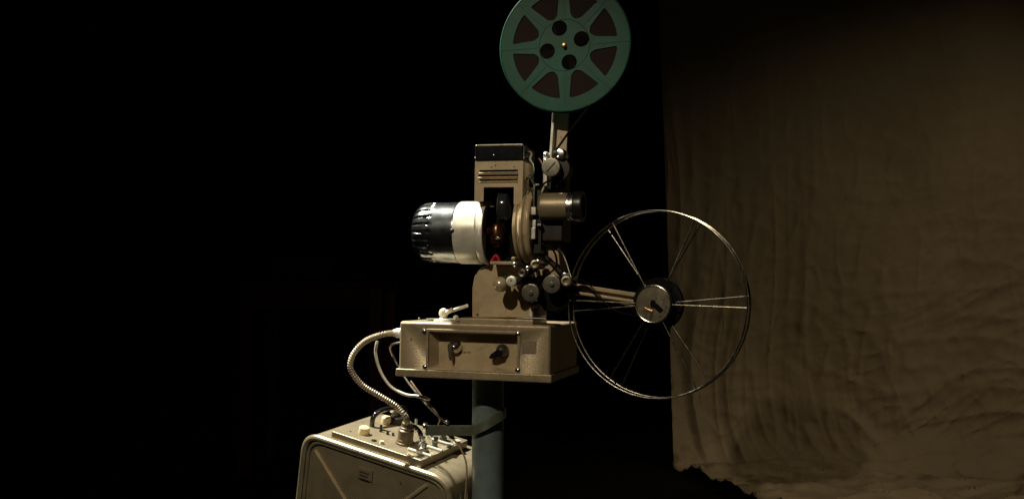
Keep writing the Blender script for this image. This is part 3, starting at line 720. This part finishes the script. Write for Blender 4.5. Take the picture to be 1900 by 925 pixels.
# switches, terminals, sockets
for (u, v, r, h, m_) in ((706, 800, .003, .016, 'dark'), (719, 805, .0035, .007, 'dark'), (729, 807, .003, .006, 'dark'), (694, 817, .006, .002, 'dark'), (708, 822, .005, .006, 'cream'),
                        (782, 822, .008, .016, 'chrome'), (797, 812, .008, .022, 'chrome'), (806, 829, .007, .012, 'steel'), (822, 815, .008, .018, 'steel'), (838, 812, .006, .012, 'dark'),
                        (790, 838, .006, .005, 'steel'), (808, 818, .006, .010, 'dark'), (770, 800, .004, .03, 'chrome'), (833, 829, .0065, .006, 'steel'), (848, 822, .008, .008, 'silver'), (787, 803, .006, .024, 'chrome')):
    up(PA(u, v, HZ), [(0, r), (h * .3, r), (h * .32, r * .7), (h * .7, r * .7), (h * .72, r * .95), (h * .95, r * .9), (h, 0)], 'terminal', m_, 20)
bm = B(); tube(bm, [PA(706, 796, .020), PA(735, 804, .014)], .0025); obj('toggle_bar', bm, 'dark', am)
bm = B()
a, b = PA(757, 820, HZ), PA(815, 838, HZ)
for i in range(3):
    p0 = PA(757 + 22 * i, 834 - 9 * i, HZ); p1 = PA(800 + 20 * i, 848 - 10 * i, HZ)
    tube(bm, [p0 + Vector((0, 0, .003)), p1 + Vector((0, 0, .003))], .003)
obj('terminal_strip', bm, 'silver', am)
bm = B(); p0 = PA(768, 790, HZ); tube(bm, catmull([PA(784, 828, .012), PA(780, 805, .030), PA(770, 792, .045), PA(758, 790, .05)], 8), .0055, 12); obj('socket_lead', bm, 'black', am)
up(PA(785, 834, HZ), [(0, .010), (.006, .010), (.007, .008), (.014, .0075), (.016, 0)], 'lead_plug', 'chrome')
for (u, v) in ((650, 800), (760, 843), (720, 772), (840, 826)): up(PA(u, v, HZ), [(0, .0028), (.0012, .0022), (.0016, 0)], 'deck_screw', 'steel', 16, deck)

# ================================================================== cables
top_con = MA @ Vector((cn.x, cn.y, HZ + .044))
pts = [SOCK, at_y(706, 621, 1.93), at_y(676, 634, 1.95), at_y(655, 658, 1.96), at_y(651, 684, 1.97), at_y(670, 712, 1.98), at_y(703, 733, 1.99), at_y(735, 753, 2.0), at_y(752, 772, 2.0), top_con]
q = catmull(pts, 110); 
cum = [0]
for a, b in zip(q, q[1:]): cum.append(cum[-1] + (b - a).length)
bm = B(); tube(bm, q, .0055, 14, rf=lambda i: .0053 + .0010 * math.sin(cum[i] / .0052 * 2 * PI) if cum[i] > .02 else .0058)
c1 = obj('armoured_cable', bm, mat('armour', (.38, .32, .23), .36, .25, .12, 200)); tag(c1, 'ribbed metal sheathed cable curving from the projector socket down to the amplifier connector', 'cable')
bm = B(); tube(bm, catmull([at_y(700, 632, 1.97), at_y(697, 655, 1.97), at_y(706, 688, 1.97), at_y(725, 716, 1.96), at_y(752, 731, 1.95), at_y(780, 735, 1.94), at_y(798, 741, 1.93)], 12), .0030, 12)
tag(obj('signal_cable', bm, 'white'), 'thin pale cable hanging in a loop under the socket with a loose end', 'cable')
bm = B(); tube(bm, catmull([SOCK2, at_y(726, 640, 2.0), at_y(730, 662, 2.03), at_y(745, 690, 2.02), at_y(762, 715, 2.0), at_y(790, 748, 1.96), at_y(812, 770, 1.94), at_y(829, 784, 1.92)], 12), .0022, 10)
ck = obj('mains_cord', bm, 'steel'); tag(ck, 'thin grey cord running diagonally from under the box to the strap bar', 'cable')
bm = B(); ball(bm, at_y(829, 782, 1.915), .0045, 1.3, 1, 1); obj('cord_end', bm, 'chrome', ck)
bm = B(); tube(bm, catmull([at_y(762, 706, 1.98), at_y(783, 735, 1.965), at_y(806, 760, 1.95), at_y(816, 778, 1.94), at_y(814, 792, 1.93), at_y(842, 815, 1.93), at_y(858, 838, 1.92), at_y(866, 868, 1.91), at_y(863, 925, 1.91), at_y(858, 980, 1.91)], 12), .0018, 10)
tag(obj('hanging_cord', bm, mat('brown_cord', (.30, .20, .11), .5)), 'thin brown cord dropping past the strap bar and down the amplifier flank beside the post', 'cable')

# ================================================================== curtain
def curtain():
    bm = B(); nx, nz = 420, 330
    CX0, CY0 = .665, 4.10; CX1, CY1 = 3.3, 3.45
    HT = 2.5; rows = []
    for j in range(nz + 1):
        t = j / nz; row = []
        for i in range(nx + 1):
            s = (i / nx) ** 1.15
            train = .78 * min(1, (s / .05)) ** .8 * (1 + .12 * noise.noise(Vector((s * 30, 3, 1))))
            tot = HT + train
            L = t * tot            # length from the top
            x = CX0 + (CX1 - CX0) * s; y = CY0 + (CY1 - CY0) * s
            # left edge leans: further left towards the top
            zz = HT - L
            lean = -.055 * max(0, (min(zz, HT)) / HT) ** 1.3
            x += lean * (1 - s)
            fold = 0
            low = max(0, min(1, (1.5 - zz) / 1.4))
            def rd(px, pz_, off, sharp): 
                n_ = noise.noise(Vector((px, pz_, off))); return max(0.0, 1 - abs(n_) * sharp)
            wl = math.exp(-max(0, x - .70) * 1.9)                       # hangs in narrow pleats near the free edge
            wob_ = .10 * noise.noise(Vector((x * 2, zz * 1.3, 2)))
            fold += .026 * (.22 + .78 * low) * wl * rd((x + wob_) * 7.5, zz * .55, 1.0, 2.2) ** 1.6
            fold += .012 * (.2 + low) * wl * rd((x + wob_) * 16, zz * .9, 4.0, 2.4) ** 2
            fold += .012 * rd((x + wob_) * 3.0, zz * .35, 8.0, 2.0) ** 2
            fold += .050 * noise.noise(Vector((x * 1.4, zz * .5, 1.7)))
            wr = min(1, max(0, (x - 1.05) / .5))
            wz = noise.noise(Vector((x * 1.7, zz * 2.5, 6))) * .12
            fold += .012 * low ** 1.2 * wr * rd(x * 1.1, (zz + wz + .10 * x) * 7.0, 9.0, 3.6) ** 2.5
            fold += .009 * low * wr * rd(x * 2.3, (zz + wz - .22 * x) * 13.0, 12.0, 3.6) ** 2.5
            wd = math.exp(-((x - 1.35) / .22) ** 2) * max(0, 1 - zz / .75)
            fold += .022 * wd * rd((x * .85 + zz * .45) * 7.0, (zz - x * .5) * 1.6, 15.0, 3.0) ** 1.8
            fold += .005 * (.35 + low) * rd(x * 5.0 + zz * 2.0, zz * 9.0 - x * 3.0, 21.0, 4.0) ** 2
            fold += .005 * (.35 + low) * rd(x * 9.0 - zz * 3.0, zz * 4.0 + x * 4.0, 27.0, 4.0) ** 2
            fold += .004 * (.3 + low) * noise.noise(Vector((x * 22, zz * 18, 3)))
            # a long soft crease: right of it the cloth turns towards the right
            crease = 1.80 - .26 * max(0, min(1, (1.5 - zz) / .9)) ** 1.2
            k = x - crease
            fold_c = -.40 * (math.sqrt(k * k + .05 ** 2) + k) / 2
            RB = .03 + .19 * min(1, s / .10)
            if L <= HT - RB:
                p = Vector((x, y - fold - fold_c, zz))
            else:
                e = L - (HT - RB); rad = RB; aa = min(e / rad, PI / 2)
                fy = rad * (1 - math.cos(aa)) + max(0, e - rad * PI / 2); fz = RB - rad * math.sin(aa)
                bump = max(0, fold + .03) * min(1, max(0, e) / .45) ** 2 * .6
                p = Vector((x + fy * .04 * (1 - s), y - fold_c - fold * max(0, 1 - e / .50) - fy, .010 * min(1, max(0, e) / .25) + fz + bump * .5 + min(1, max(0, e) / .3) * (.010 + .030 * noise.noise(Vector((x * 3.0, e * 5.0, 31.0))) + .02 * rd(x * 4.0 + e * 3, e * 7.0 - x * 2, 33.0, 3.0) ** 2)))
            row.append(bm.verts.new(p))
        rows.append(row)
    for a, b in zip(rows, rows[1:]):
        for i in range(nx): bm.faces.new((a[i], a[i + 1], b[i + 1], b[i]))
    o = obj('curtain', bm, 'cloth'); sm_ = o.modifiers.new('solid', 'SOLIDIFY'); sm_.thickness = .002
    tag(o, 'large creased unbleached cloth hanging to the floor at the right behind the projector', 'curtain')
    bm = B(); rnd = random.Random(3)     # frayed hem at the lower left corner
curtain()

# ================================================================== dim table behind
ty = 3.85; a = at_y(440, 520, ty); b = at_y(712, 520, ty)
MTb = Matrix.Translation(((a.x + b.x) / 2, ty + .25, 0)); hw = (b.x - a.x) / 2
tb = thing('wooden_table', MTb, 'dark reddish wooden table barely visible in the dark at the left', 'table')
bm = B(); box(bm, -hw, hw, -.25, .25, a.z - .03, a.z, .004, 2); obj('table_top', bm, 'wood', tb)
bm = B(); box(bm, -hw + .03, hw - .03, -.23, -.21, a.z - .11, a.z - .031, .002, 2); obj('apron', bm, 'wood', tb)
for sx in (-1, 1):
    for sy in (-1, 1):
        bm = B(); xx = sx * (hw - .035); box(bm, xx - .025, xx + .025, sy * .22 - .025, sy * .22 + .025, 0, a.z - .031, .004, 2); obj('leg', bm, 'wood', tb)
# an instrument case on it
c = at_y(560, 500, ty + .1)
MI = Matrix.Translation((c.x, ty + .22, a.z + .0005))
ic = thing('instrument_case', MI, 'black metal instrument case on the dark table at the left', 'case')
bm = B(); box(bm, -.13, .12, -.1, .1, .006, .10, .01, 3); obj('body', bm, 'dark', ic)
bm = B(); lathe(bm, (.11, -.10, .045), (.11, -1, .045), [(0, .012), (.012, .011), (.013, 0)], 24); obj('dial', bm, 'steel', ic)
bm = B(); tube(bm, catmull([(-.08, 0, .10), (-.07, 0, .13), (.06, 0, .13), (.07, 0, .10)], 6), .006); obj('handle', bm, 'dark', ic)
for sx in (-1, 1):
    for sy in (-1, 1):
        bm = B(); lathe(bm, (sx * .1, sy * .08, 0), (sx * .1, sy * .08, 1), [(0, .01), (.007, .01)], 16); obj('foot', bm, 'dark', ic)
